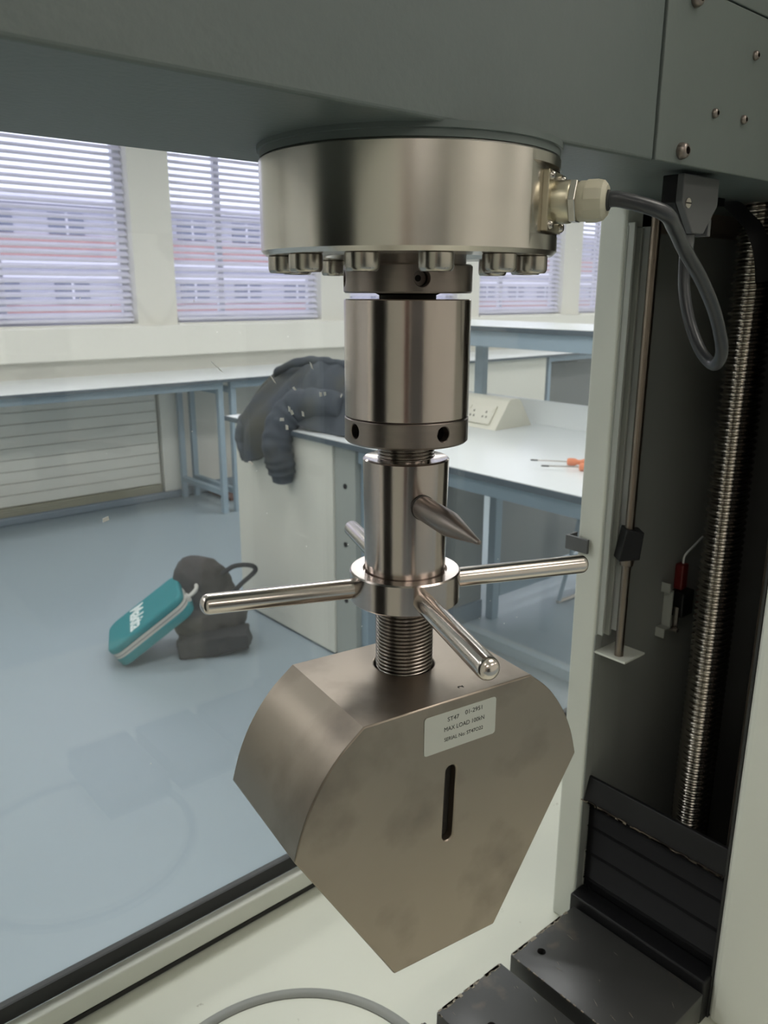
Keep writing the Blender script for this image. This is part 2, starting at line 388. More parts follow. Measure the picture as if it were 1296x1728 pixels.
# ================================================================= BENCHES
# window bench
t = thing('window_bench', 'long white worktop running under the windows', 'bench', (3, 4.95, 0))
obj('worktop', bx(-2.6, 9.3, 4.56, 5.34, .945, .968), M['worktop'], t, bevel=.003)
obj('worktop_edge', bx(-2.6, 9.3, 4.552, 4.56, .945, .966), M['edge'], t, label='dark front edge strip of the worktop')
def frame_unit(xa, xb, label, grp='steel frames under the window bench'):
    f = thing('bench_frame', label, 'bench frame', ((xa + xb) / 2, 4.95, 0), grp)
    s = .04
    obj('top_rail', bx(xa, xb, 4.60, 4.60 + s, .895, .944), M['frame'], f, bevel=.003)
    obj('back_rail', bx(xa, xb, 5.22, 5.22 + s, .895, .944), M['frame'], f, bevel=.003)
    for x in (xa, xb - s):
        obj('leg', bx(x, x + s, 4.60, 4.60 + s, 0.0, .895), M['frame'], f, bevel=.003)
        obj('leg', bx(x, x + s, 5.22, 5.22 + s, 0.0, .895), M['frame'], f, bevel=.003)
        obj('side_rail', bx(x, x + s, 4.60 + s, 5.23, .13, .17), M['frame'], f, bevel=.003)
        obj('upper_side_rail', bx(x, x + s, 4.60 + s, 5.23, .86, .90), M['frame'], f, bevel=.003)
frame_unit(.5, 2.44, 'blue-grey steel bench frame in front of the louvred casing')
frame_unit(2.50, 4.5, 'blue-grey steel bench frame behind the charcoal jacket')
frame_unit(6.02, 8.4, 'blue-grey steel bench frame seen through the shelf posts')
t = thing('modesty_panel', 'pale grey panel closing the window bench seen beneath the raised shelf', 'panel', (5.4, 4.6, 0))
obj('board', bx(4.80, 5.98, 4.60, 4.625, .05, .94), M['panel'], t, bevel=.002)
obj('board', bx(4.56, 4.78, 4.60, 4.625, .05, .94), M['panel'], t, bevel=.002)
t = thing('under_bench_cupboard', 'dim grey cupboard beneath the window bench right of the shelf posts', 'cupboard', (7.2, 5.0, 0))
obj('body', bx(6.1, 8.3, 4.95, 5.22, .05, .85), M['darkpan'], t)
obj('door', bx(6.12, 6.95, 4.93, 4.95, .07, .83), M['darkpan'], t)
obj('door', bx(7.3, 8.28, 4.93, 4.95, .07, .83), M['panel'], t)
# louvred casing
t = thing('radiator_casing', 'cream louvred casing on the wall under the window bench', 'radiator casing', (0.5, 5.3, 0))
for k in range(9): obj('slat', bx(-2.5, 2.26, 5.305 - .006 * (k % 2 == 9), 5.325, .122 + k * .080, .1985 + k * .080), M['trimw'], t, bevel=.004)
obj('back_plate', bx(-2.5, 2.26, 5.325, 5.345, .09, .90), M['tan'], t)
obj('end_post', bx(2.28, 2.42, 5.28, 5.345, .057, .94), M['trimw'], t, bevel=.004)
obj('coving', bx(-2.5, 4.5, 5.262, 5.34, .0, .056), M['skirt'], t, bevel=.012)
for k in range(4): obj('grille_bar', bx(-2.5, 2.26, 5.285, 5.32, .058 + k * .015, .069 + k * .015), M['tan'], t, bevel=.002)
t = thing('brown_board', 'red-brown board lying on the floor under the window bench', 'board', (3.0, 5.1, 0))
obj('sheet', bx(2.62, 3.3, 4.90, 5.25, .004, .03), M['brown'], t, bevel=.003)
obj('edge_strip', bx(2.62, 3.3, 4.89, 4.90, .004, .03), M['brown'], t)

# island bench
PX0, PX1 = 1.60, 2.56
t = thing('island_bench', 'white island bench with pale end panel and raised shelf', 'bench', (2.1, 2.0, 0))
obj('worktop', bx(PX0 - .01, PX1, -1.2, 3.06, .945, .968), M['worktop'], t, bevel=.002)
bm = bx(PX0 - .018, PX0 - .0101, -1.2, 3.068, .944, .966); box(bm, PX0 - .01, PX1, 3.0601, 3.068, .944, .966)
obj('worktop_edge', bm, M['edge'], t, label='dark edge strip of the white worktop')
obj('end_panel', bx(1.60, 1.622, 2.225, 3.0, .012, .944), M['panel'], t, bevel=.002)
obj('plinth', bx(1.615, 2.4, 2.24, 3.0, .0, .012), M['black'], t)
bm = bx(1.61, 1.64, 2.085, 2.222, .0, .944)
sp = obj('post_strip', bm, M['aluminium'], t, bevel=.002, label='grey punched steel upright')
for z in (.28, .53, .78):
    bm = B(); cyl(bm, .011, 1.606, 1.6105, 14, (0, 2.15, z), (1, 0, 0)); obj('punched_hole', bm, M['hole'], sp)
obj('side_panel', bx(1.64, 2.42, 2.12, 2.14, .09, .944), M['darkpan'], t)
obj('kick_rail', bx(1.64, 2.42, 2.11, 2.14, .0, .09), M['skirt'], t)
obj('cabinet_back', bx(2.38, 2.42, 2.14, 3.0, .0, .944), M['panel'], t)
obj('cabinet_end', bx(1.622, 2.42, 2.98, 3.0, .0, .944), M['panel'], t)
obj('top_rail', bx(1.62, 1.66, -1.15, 2.08, .885, .944), M['frame'], t, bevel=.003)
for x, y in ((1.64, 2.045), (2.43, 2.05), (1.62, -1.1), (2.5, -1.1)): obj('leg', bx(x, x + .045, y, y + .045, 0.0, .944), M['frame'], t, bevel=.003)
obj('floor_rail', bx(2.18, 2.215, -1.1, 2.02, .0, .05), M['frame'], t, bevel=.003)
obj('side_rail', bx(2.50, 3.6, 2.07, 2.11, .10, .17), M['frame'], t, bevel=.003)
obj('neighbour_panel', bx(2.50, 3.6, 2.13, 2.15, .17, .93), M['darkpan'], t)
obj('upstand', bx(2.542, 2.558, -1.2, 2.9, .968, 1.078), M['worktop'], t, bevel=.002)
obj('shelf', bx(2.30, 2.85, -1.2, 2.9, 1.386, 1.408), M['worktop'], t, bevel=.002)
obj('shelf_edge', bx(2.292, 2.2999, -1.2, 2.9, 1.386, 1.406), M['edge'], t)
obj('shelf_rail', bx(2.31, 2.34, -1.15, 2.85, 1.318, 1.385), M['frame'], t, bevel=.003)
for y in (2.235, -.6): obj('shelf_post', bx(2.50, 2.540, y, y + .05, .969, 1.385), M['frame'], t, bevel=.003)
# socket box
t = thing('socket_box', 'cream sloping socket box standing on the white island worktop', 'socket box', (2.38, 2.1, .968))
prof = [(2.262, .9685), (2.505, .9685), (2.43, 1.082), (2.42, 1.091), (2.405, 1.096), (2.365, 1.096), (2.352, 1.090), (2.345, 1.082)]
bm = B(); prism(bm, prof, (0, 0, 0), (1, 0, 0), (0, 0, 1), (0, 1, 0), 1.93, 2.36)
obj('housing', bm, M['socket'], t, smooth=30)
fe = Vector((.083, 0, .1135)).normalized(); fn = Vector((-fe.z, 0, fe.x)); fo = Vector((2.262, 0, .9685)) + fe * .02
bm = B(); prism(bm, rrect(1.975, 2.135, 0, .095, .006, 3), fo, (0, 1, 0), fe, fn, 0.0005, .008)
fp_ = obj('face_plate', bm, M['socket'], t, bevel=.002)
for y in (2.018, 2.092):
    bm = B()
    for dy, dz in ((0, .058), (-.011, .034), (.011, .034)):
        prism(bm, [(y + dy - .0028, dz - .005), (y + dy + .0028, dz - .005), (y + dy + .0028, dz + .005), (y + dy - .0028, dz + .005)], fo, (0, 1, 0), fe, fn, .008, .0092)
    obj('socket_slots', bm, M['hole'], fp_)
for y in (1.987, 2.052 + .071):
    bm = B(); prism(bm, [(y - .006, .064), (y + .006, .064), (y + .006, .082), (y - .006, .082)], fo, (0, 1, 0), fe, fn, .008, .011); obj('switch', bm, M['socket'], fp_)
# screwdrivers
def screwdriver(tip, ang, lab):
    d = Vector((math.cos(ang), math.sin(ang), 0)); o = Vector(tip)
    t = thing('screwdriver', lab, 'screwdriver', tip, 'orange screwdrivers on the island bench')
    bm = B(); lathe(bm, [(0, 0), (.0022, .0005), (.0030, .006), (.0030, .026)], 10, o, d); obj('tip', bm, M['hole'], t, smooth=40)
    bm = B(); cyl(bm, .0024, .026, .126, 10, o, d); obj('shaft', bm, M['bar'], t, smooth=40)
    bm = B(); lathe(bm, [(0, .125), (.010, .126), (.0135, .132), (.0135, .152), (.0085, .162), (.0085, .17), (.0125, .182), (.0125, .222), (.009, .232), (0, .234)], 14, o, d); obj('handle', bm, M['orange'], t, smooth=40)
screwdriver((1.836, 1.382, .982), math.radians(-53.7), 'orange-handled screwdriver lying farther back on the white bench')
screwdriver((1.787, 1.295, .982), math.radians(-49.5), 'orange-handled screwdriver lying nearer the bench edge')
# lab chair behind the island bench
t = thing('lab_chair', 'grey sled-base chair half hidden behind the white machine column', 'chair', (3.2, 1.7, 0))
for y in (1.97, 1.52):
    bm = B(); tube(bm, spline([(2.84, y, .012), (3.1, y, .012), (3.36, y, .012)], 4), .011, 8); obj('runner', bm, M['bar'], t, smooth=40)
    bm = B(); tube(bm, [(2.85, y, .014), (2.93, y, .25), (2.98, y, .44)], .011, 8); obj('leg', bm, M['frame'], t, smooth=40)
    bm = B(); tube(bm, [(3.35, y, .014), (3.33, y, .25), (3.3, y, .44)], .011, 8); obj('leg', bm, M['frame'], t, smooth=40)
bm = B(); prism(bm, rrect(2.92, 3.36, 1.5, 1.98, .08), (0, 0, 0), (1, 0, 0), (0, 1, 0), (0, 0, 1), .44, .462); obj('seat', bm, M['hood'], t, bevel=.006)
bm = B(); prism(bm, rrect(1.52, 1.96, .56, .86, .08), (3.37, 0, 0), (0, 1, 0), (0, 0, 1), (1, 0, 0), 0, .02); obj('backrest', bm, M['hood'], t, bevel=.006)
for y in (1.62, 1.86):
    bm = B(); tube(bm, [(3.34, y, .45), (3.385, y, .55), (3.395, y, .65)], .012, 8); obj('back_support', bm, M['frame'], t)

# ---------------------------------------------------------------- jacket
def blob(bm, c, r, rot=None):
    m = Matrix.Translation(c) @ (rot or Matrix()) @ Matrix.Diagonal((*r, 1)); bmesh.ops.create_icosphere(bm, subdivisions=3, radius=1, matrix=m)
def clouds(name, size):
    tx = bpy.data.textures.new(name, 'CLOUDS'); tx.noise_scale = size; tx.noise_depth = 2; return tx
def folds(name, size):
    tx = bpy.data.textures.new(name, 'MARBLE'); tx.noise_scale = size; tx.turbulence = 9; tx.noise_depth = 1; tx.marble_type = 'SOFT'; return tx
def cloth(name, bm, m, parent, voxel, disp, label=None):
    o = obj(name, bm, m, parent, smooth=0, label=label)
    r = o.modifiers.new('remesh', 'REMESH'); r.mode = 'VOXEL'; r.voxel_size = voxel; r.use_smooth_shade = True
    s = o.modifiers.new('smooth', 'SMOOTH'); s.factor = .5; s.iterations = 3
    for size, st in disp:
        d_ = o.modifiers.new('folds', 'DISPLACE'); d_.texture = clouds(name + str(size), size) if st > 0 else folds(name + str(size), size); st = abs(st); d_.strength = st; d_.mid_level = .5
    return o
t = thing('jacket', 'crumpled charcoal jacket draped over the end of the white island bench', 'jacket', (1.75, 2.6, .97))
# each guide: Y, then (X, Z) from the back of the heap over its crest and down past the bench edge
G = [(2.915, [(2.02, .985), (1.93, 1.02), (1.80, 1.06), (1.70, 1.04), (1.62, 1.00), (1.575, .985), (1.565, .955)]),
     (2.885, [(2.04, .985), (1.93, 1.10), (1.80, 1.155), (1.70, 1.11), (1.62, 1.03), (1.565, .96), (1.555, .86)]),
     (2.835, [(2.05, .985), (1.94, 1.13), (1.82, 1.19), (1.71, 1.15), (1.62, 1.05), (1.56, .94), (1.548, .785)]),
     (2.76, [(2.06, .985), (1.95, 1.14), (1.84, 1.215), (1.72, 1.17), (1.625, 1.06), (1.555, .94), (1.545, .795)]),
     (2.68, [(2.06, .985), (1.96, 1.16), (1.85, 1.24), (1.73, 1.19), (1.635, 1.07), (1.56, .95), (1.548, .825)]),
     (2.61, [(2.06, .985), (1.96, 1.17), (1.85, 1.255), (1.74, 1.20), (1.65, 1.07), (1.59, .985), (1.565, .90)]),
     (2.52, [(2.06, .985), (1.96, 1.17), (1.85, 1.245), (1.75, 1.20), (1.67, 1.08), (1.62, 1.01), (1.60, .985)]),
     (2.42, [(2.06, .985), (1.96, 1.17), (1.86, 1.25), (1.76, 1.20), (1.68, 1.08), (1.64, 1.01), (1.63, .975)]),
     (2.32, [(2.06, .985), (1.96, 1.16), (1.86, 1.24), (1.76, 1.19), (1.69, 1.07), (1.65, 1.00), (1.64, .973)]),
     (2.22, [(2.05, .985), (1.95, 1.12), (1.86, 1.20), (1.77, 1.15), (1.70, 1.04), (1.66, .99), (1.65, .973)]),
     (2.15, [(2.04, .976), (1.95, 1.03), (1.86, 1.07), (1.78, 1.05), (1.71, .99), (1.68, .976), (1.66, .973)]),
     (2.10, [(2.02, .976), (1.94, .979), (1.86, .982), (1.78, .981), (1.72, .979), (1.69, .976), (1.68, .974)])]
KU, KV = 8, 6
curves = [spline([(x, y, z) for x, z in pts_], KU) for y, pts_ in G]
cols = [spline([c[i] for c in curves], KV) for i in range(len(curves[0]))]
nu, nv = len(cols), len(cols[0]); bm = B()
V = [[None] * nv for _ in range(nu)]
for i in range(nu):
    for j in range(nv):
        p = cols[i][j].copy(); a = cols[min(i + 1, nu - 1)][j] - cols[max(i - 1, 0)][j]; b = cols[i][min(j + 1, nv - 1)] - cols[i][max(j - 1, 0)]
        nn = b.cross(a).normalized()
        if nn.x > 0 and i > 16: nn = -nn
        u, v_ = i / (nu - 1), j / (nv - 1)
        ph = (v_ - .42) / (.25 + u) * 17
        env = min(1, u * 3) * (1 - .5 * u) * min(1, 8 * v_) * min(1, 8 * (1 - v_))
        h = .016 * math.sin(ph + 2.2 * math.sin(3 * u + 5 * v_)) + .009 * math.sin(2.3 * ph + 7 * u + 1.3 * math.sin(9 * v_)) + .007 * math.sin(13 * u - 9 * v_)
        V[i][j] = bm.verts.new(p + nn * h * env)
for i in range(nu - 1):
    for j in range(nv - 1): bm.faces.new((V[i][j], V[i + 1][j], V[i + 1][j + 1], V[i][j + 1]))
jb = obj('body', bm, M['jacket'], t, smooth=0)
md = jb.modifiers.new('thick', 'SOLIDIFY'); md.thickness = .006; md.offset = 0
md = jb.modifiers.new('sub', 'SUBSURF'); md.levels = md.render_levels = 1
def wrinkled(name, pts_, rad, amp, flat=(1, 1, 1)):
    pp = spline(pts_, 10); n_ = len(pp); rs = []
    for i in range(n_):
        q = i / (n_ - 1) * (len(rad) - 1); k0 = min(int(q), len(rad) - 2); r0 = rad[k0] + (rad[k0 + 1] - rad[k0]) * (q - k0)
        rs.append(r0 * (1 + amp * math.sin(i * 1.1 + .7 * math.sin(i * .5))))
    bm = tube(B(), pp, rs, 20)
    for v in bm.verts: v.co += Vector((0, .004 * math.sin(v.co.z * 60 + v.co.x * 40), .003 * math.sin(v.co.y * 70)))
    o = obj(name, bm, M['jacket'], t, smooth=60); m_ = o.modifiers.new('sub', 'SUBSURF'); m_.levels = m_.render_levels = 1; return o
wrinkled('sleeve', [(1.73, 2.30, 1.08), (1.68, 2.42, 1.085), (1.635, 2.53, 1.06), (1.575, 2.56, .985), (1.540, 2.545, .90), (1.545, 2.53, .83), (1.552, 2.53, .775)], [.055, .065, .075, .07, .066, .066, .058], .05)
wrinkled('cuff', [(1.552, 2.53, .790), (1.552, 2.528, .765), (1.552, 2.527, .738)], [.050, .050, .046], .01)
wrinkled('collar', [(1.78, 2.90, 1.13), (1.72, 2.78, 1.20), (1.78, 2.66, 1.245), (1.80, 2.50, 1.250), (1.83, 2.36, 1.235)], [.012, .018, .02, .018, .012], .05)
wrinkled('lapel', [(1.70, 2.87, 1.10), (1.61, 2.88, 1.00), (1.553, 2.87, .92), (1.545, 2.85, .85), (1.548, 2.83, .79)], [.018, .024, .026, .024, .016], .06)

# ---------------------------------------------------------------- tool case leaning on a backpack
th = math.radians(35.7); hd = Vector((.92, -.392, 0)); e1 = hd * math.cos(th) + Vector((0, 0, math.sin(th))); e2 = Vector((.392, .92, 0)); e3 = e1.cross(e2)
mtx = Matrix(((e1.x, e2.x, e3.x, .826), (e1.y, e2.y, e3.y, 2.683), (e1.z, e2.z, e3.z, .004), (0, 0, 0, 1)))
t = thing('tool_case', 'teal zipped tool case leaning on the dark backpack on the floor', 'tool case', mtx=mtx)
LX, LY = .385, .30
def layer(name, z0, z1, ins, m, bev):
    bm = B(); prism(bm, rrect(ins, LX - ins, ins, LY - ins, .055 - ins, 8), (0, 0, 0), (1, 0, 0), (0, 1, 0), (0, 0, 1), z0, z1); return obj(name, bm, m, t, bevel=bev, seg=3, local=True)
layer('base', 0, .040, 0, M['teal'], .008); layer('zip_band', .0395, .066, .003, M['zipw'], .002); layer('zip', .051, .055, .001, M['zipg'], 0)
lid = layer('lid', .0655, .100, 0, M['teal'], .012)
bm = text_bm('Makita', .100, (.155, .275, .1002), (0, -1, 0), (1, 0, 0), 'LEFT', .0006, .15, .0020, .90, .245)
obj('logo', bm, M['logo'], lid, local=True, label='white maker name printed on the teal lid')
bm = B(); tube(bm, spline([(LX - .01, .08, .045), (LX + .045, .095, .045), (LX + .055, .15, .045), (LX + .045, .205, .045), (LX - .01, .22, .045)], 6), .009, 10)
obj('handle', bm, M['zipw'], t, smooth=40, local=True, label='pale loop handle on the raised end')
bm = B(); box(bm, LX - .004, LX + .012, .06, .10, .03, .06); box(bm, LX - .004, LX + .012, .2, .24, .03, .06); obj('handle_mount', bm, M['zipw'], t, local=True, bevel=.003)
t = thing('backpack', 'slumped brown-grey backpack on the floor beside the white end panel', 'backpack', (1.28, 2.72, 0))
bm = B()
blob(bm, (1.27, 2.74, .215), (.12, .11, .19), Matrix.Rotation(math.radians(-12), 4, 'Y')); blob(bm, (1.33, 2.70, .14), (.10, .12, .14)); blob(bm, (1.24, 2.74, .11), (.14, .12, .11)); blob(bm, (1.22, 2.78, .29), (.08, .09, .115))
cloth('body', bm, M['pack'], t, .010, ((.16, .05), (.05, .018)))
bm = B(); bmesh.ops.create_cube(bm, size=1, matrix=Matrix.Translation((1.215, 2.600, .052)) @ Matrix.Rotation(math.radians(-32), 4, 'Z') @ Matrix.Rotation(math.radians(-5), 4, 'Y') @ Matrix.Diagonal((.31, .13, .085, 1)))
cloth('front_pocket', bm, M['packd'], t, .010, ((.12, .035), (.04, .012)), 'darker flat front pocket on the floor')
bm = B(); tube(bm, spline([(1.30, 2.66, .33), (1.35, 2.63, .365), (1.415, 2.60, .362), (1.432, 2.59, .335), (1.38, 2.62, .28), (1.335, 2.64, .235)], 6), .011, 8); obj('strap', bm, M['packd'], t, smooth=40)

# ================================================================= THE TESTING MACHINE
# base, guard, columns
ZB = .797
t = thing('machine_bed', 'cream painted base of the testing machine under the grip', 'machine bed', (0, 0, 0))
obj('top_cover', bx(-.85, .95, -.55, .348, .70, ZB), M['base'], t, bevel=.006, seg=3)
obj('cabinet', bx(-.83, .93, -.53, .32, .05, .70), M['white'], t, bevel=.004)
obj('plinth', bx(-.80, .90, -.50, .29, 0, .05), M['black'], t)
bm = B(); lathe(bm, [(.148, ZB - .002), (.148, ZB + .004), (.151, ZB + .0065), (.157, ZB + .0065), (.160, ZB + .004), (.160, ZB - .002)], 96, (-.047, .094, 0)); obj('seal_ring', bm, M['ring'], t, smooth=50)
bm = B(); cyl(bm, .1475, ZB - .002, ZB + .003, 96, (-.047, .094, 0)); obj('round_plate', bm, M['base'], t, smooth=30)
GY = .355
t = thing('machine_guard', 'clear polycarbonate rear guard in a white frame behind the load string', 'guard', (0, GY, ZB))
obj('pane', bx(-.80, .92, GY + .002, GY + .007, .84, 2.3), M['guard'], t)
obj('bottom_bar', bx(-.80, .92, .341, .3565, .806, .831), M['white'], t, bevel=.002, label='white bar along the foot of the guard')
obj('seal', bx(-.80, .92, GY + .0005, GY + .010, .8312, .850), M['rubber'], t, label='black rubber seal above the white bar')
obj('channel', bx(-.80, .92, .347, .3565, ZB + .0005, .8055), M['aluminium'], t)
obj('painted_gap_shade', bx(-.80, .92, .3435, .3475, ZB + .0003, .803), M['cavdark'], t)  # dark strip standing in for the shade under the white bar
bm = B()
R2 = random.Random(3)
def chip(x, z, l, a, w_):
    d = Vector((math.cos(a), 0, math.sin(a))); n_ = Vector((-d.z, 0, d.x)); o = Vector((x, GY + .0015, z))
    l *= .6
    p = [(-l / 2, 0), (-l * .2, w_ * .6), (l / 2, w_ * .2), (l * .3, -w_ * .5)]
    prism(bm, p, o, d, n_, (0, 1, 0), -.0004, .0004)
for i in range(40): chip(R2.uniform(-.10, .75), R2.uniform(1.05, 1.62), R2.uniform(.0006, .002), R2.uniform(0, PI), R2.uniform(.0005, .0014))
for x, z, l, a, w_ in ((-.069, 1.336, .013, .6, .005), (.147, 1.424, .012, -1.2, .003), (.127, 1.458, .022, -.9, .0012), (.155, 1.446, .010, 2.6, .003), (.19, 1.437, .010, -1.1, .004), (.196, 1.437, .008, -1, .004), (.178, 1.47, .016, -1.1, .002), (.15, 1.42, .012, -.8, .004), (.143, 1.404, .011, -1.2, .004), (.137, 1.413, .01, .4, .005), (.165, 1.417, .012, -1.2, .003), (.22, 1.433, .008, 1.2, .002), (.095, 1.37, .012, -.6, .003), (.06, 1.475, .030, -.75, .0008)): chip(x, z, l, a, w_)
sc_ = obj('scratches', bm, M['scratch'], t); sc_['kind'] = 'stuff'

XC = .36
t = thing('machine_column', 'white column casing on the right with dark open front', 'machine column', (.5, 0, ZB))
obj('rear_strut', bx(XC, XC + .03, .085, .1155, ZB, 2.3), M['white'], t, bevel=.003, seg=3)
obj('strut_seal', bx(XC + .012, XC + .03, .1157, .121, ZB, 2.3), M['rubber'], t)
obj('front_strut', bx(XC, .66, -.30, -.0905, ZB, 2.3), M['white'], t, bevel=.008, seg=3)
obj('inner_panel', bx(.41, .66, .090, .096, ZB, 1.608), M['cavity'], t)
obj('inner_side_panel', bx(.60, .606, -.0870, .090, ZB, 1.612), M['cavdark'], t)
obj('casing_back', bx(.66, .68, -.30, .12, ZB, 2.3), M['white'], t)
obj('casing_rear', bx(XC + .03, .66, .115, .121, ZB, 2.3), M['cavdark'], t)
obj('upper_plate', bx(.44, .66, .098, .104, 1.60, 1.72), M['beige'], t)
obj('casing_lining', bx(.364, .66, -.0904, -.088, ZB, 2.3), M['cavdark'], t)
# stepped channels beside the rear strut
obj('channel', bx(XC + .003, .3665, .0770, .0848, 1.185, 1.615), M['aluminium'], t, bevel=.0005)
obj('channel', bx(.3735, .3775, .0755, .0848, 1.183, 1.610), M['aluminium'], t, bevel=.0005)
obj('channel_web', bx(.362, .412, .0838, .0848, 1.183, 1.612), M['aluminium'], t)
obj('channel', bx(XC + .001, .3725, .0835, .0848, ZB, 1.184), M['cavity'], t)
obj('pale_strip', bx(.3870, .3935, .0700, .0848, 1.185, 1.612), M['worktop'], t)
obj('inner_panel', bx(.3728, .42, .0835, .0848, .9, 1.184), M['cavity'], t)
bm = B()
for z in (1.273,):
    # clip bent round the strut
    P = [(.354, .125), (.3535, .1255), (.3535, .098)]
    box(bm, .3535, .357, .098, .127, 1.276, 1.292); box(bm, .357, .372, .1245, .127, 1.276, 1.292)
obj('clip', bm, M['hood'], t, bevel=.0005, label='small grey metal clip bent around the strut')
lt_ = thing('machine_column', 'white left column casing of the testing machine, outside the picture', 'machine column', (-.5, 0, ZB))
obj('rear_strut', bx(-XC - .03, -XC, .085, .1155, ZB, 2.3), M['white'], lt_, bevel=.003)
obj('front_strut', bx(-.66, -XC, -.30, -.0905, ZB, 2.3), M['white'], lt_, bevel=.008)
obj('casing_back', bx(-.68, -.66, -.30, .12, ZB, 2.3), M['white'], lt_)
obj('casing_rear', bx(-.66, -XC - .03, .115, .121, ZB, 2.3), M['cavdark'], lt_)
obj('inner_side_panel', bx(-.606, -.60, -.0905, .115, ZB, 1.6), M['cavdark'], lt_)
# bellows in the foot of the opening
bl = obj('bellows', bx(XC + .016, XC + .05, -.088, .083, .85, .972), M['bellows'], t, label='black pleated way cover')
bm = B()
for k in range(34):
    z = .862 + k * .0033; d_ = .0020 if k % 11 else .0032
    v = [bm.verts.new((x, y, zz)) for y in (-.088, .083) for x, zz in ((XC + .016, z - .0016), (XC + .016 - d_, z), (XC + .016, z + .0016))]
    bm.faces.new((v[0], v[1], v[4], v[3])); bm.faces.new((v[1], v[2], v[5], v[4]))
pl = obj('pleats', bm, M['bellows'], bl); pl['kind'] = 'stuff'
bm = B(); prism(bm, [(.362, .974), (.3665, .974), (.3745, 1.003), (.370, 1.003)], (0, 0, 0), (1, 0, 0), (0, 0, 1), (0, 1, 0), -.0885, .0845)
obj('way_cover_plate', bm, M['black'], t, bevel=.001)
bm = B()
for i in range(60):
    y = R2.uniform(-.088, .08); box(bm, .3605, .3622, y, y + R2.uniform(.002, .012), .974, .974 + R2.uniform(.001, .003))
g = obj('grime', bm, M['rod'], t); g['kind'] = 'stuff'
obj('foot_block', bx(.3485, .3745, -.089, .083, ZB, .852), M['black'], t, bevel=.002)

# ball screw
obj('inner_floor', bx(.411, .60, -.087, .089, ZB, .805), M['black'], t)
t = thing('ball_screw', 'bright ribbed ball screw standing inside the dark column opening', 'ball screw', (.478, .01, .806))
bm = B(); helix(bm, .0165, .0215, .0074, .82, 1.632, 32, (0, .35, .8, 1, .8, .35), (.478, .01)); obj('thread', bm, M['screwst'], t, smooth=0)
bm = B(); cyl(bm, .016, .806, 1.633, 24, (.478, .01, 0)); obj('core', bm, M['screwst'], t, smooth=40)
# guide rods
for (x, y, r_, lab) in ((.455, -.055, .007, 'slim steel guide rod behind the ball screw by the front of the column'), (.425, -.073, .005, 'thinner steel guide rod beside the front edge of the column opening')):
    t = thing('guide_rod', lab, 'guide rod', (x, y, .806))
    bm = B(); cyl(bm, r_, .812, 1.633, 16, (x, y, 0), ch=.001); obj('rod', bm, M['rod'], t, smooth=40)
    bm = B(); cyl(bm, r_ + .003, .806, .815, 16, (x, y, 0), ch=.001); obj('foot_collar', bm, M['steeldark'], t, smooth=40)
# limit rod
RXr, RYr = .372, .06
t = thing('limit_rod', 'thin steel limit rod with a black clamp beside the white strut', 'limit rod', (RXr, RYr, 1.165))
bm = B(); cyl(bm, .0048, 1.165, 1.625, 20, (RXr, RYr, 0)); obj('rod', bm, M['rod'], t, smooth=40)
bm = B(); cyl(bm, .0072, 1.270, 1.284, 24, (RXr, RYr, 0), ch=.0006); obj('collar', bm, M['rod'], t, smooth=40, label='bright steel collar under the clamp')
bm = B(); prism(bm, [(-.012, 1.277), (.010, 1.279), (.0125, 1.309), (-.006, 1.312)], (RXr, RYr, 0), (.76, -.65, 0), (0, 0, 1), (.65, .76, 0), -.011, .010); obj('clamp', bm, M['black'], t, bevel=.001)
bm = bx(.361, .40, .045, .088, 1.163, 1.1655); obj('bracket', bm, M['white'], t, bevel=.0006)
# limit switch
t = thing('limit_switch', 'small red and black limit switch on a bracket behind the ball screw', 'limit switch', (.53, .09, 1.15))
obj('body', bx(.520, .546, .070, .0895, 1.165, 1.197), M['black'], t, bevel=.002)
obj('red_cap', bx(.527, .540, .078, .0895, 1.197, 1.230), M['red'], t, bevel=.002, label='red plastic cap with the wire')
bm = B(); box(bm, .508, .510, .078, .0895, 1.155, 1.200); box(bm, .498, .510, .078, .0895, 1.153, 1.155); box(bm, .496, .498, .078, .0895, 1.143, 1.155); box(bm, .500, .510, .078, .0895, 1.2, 1.202); box(bm, .500, .502, .078, .0895, 1.202, 1.212)
obj('bracket', bm, M['aluminium'], t)
bm = B(); box(bm, .514, .517, .072, .078, 1.152, 1.180); cyl(bm, .003, .070, .080, 10, (.514, 0, 1.151), (0, 1, 0)); obj('lever', bm, M['bar'], t)
bm = B(); tube(bm, spline([(.534, .083, 1.230), (.537, .083, 1.240), (.55, .080, 1.25), (.575, .082, 1.257), (.595, .085, 1.256)]), .0013, 8); obj('wire', bm, M['worktop'], t, smooth=40)

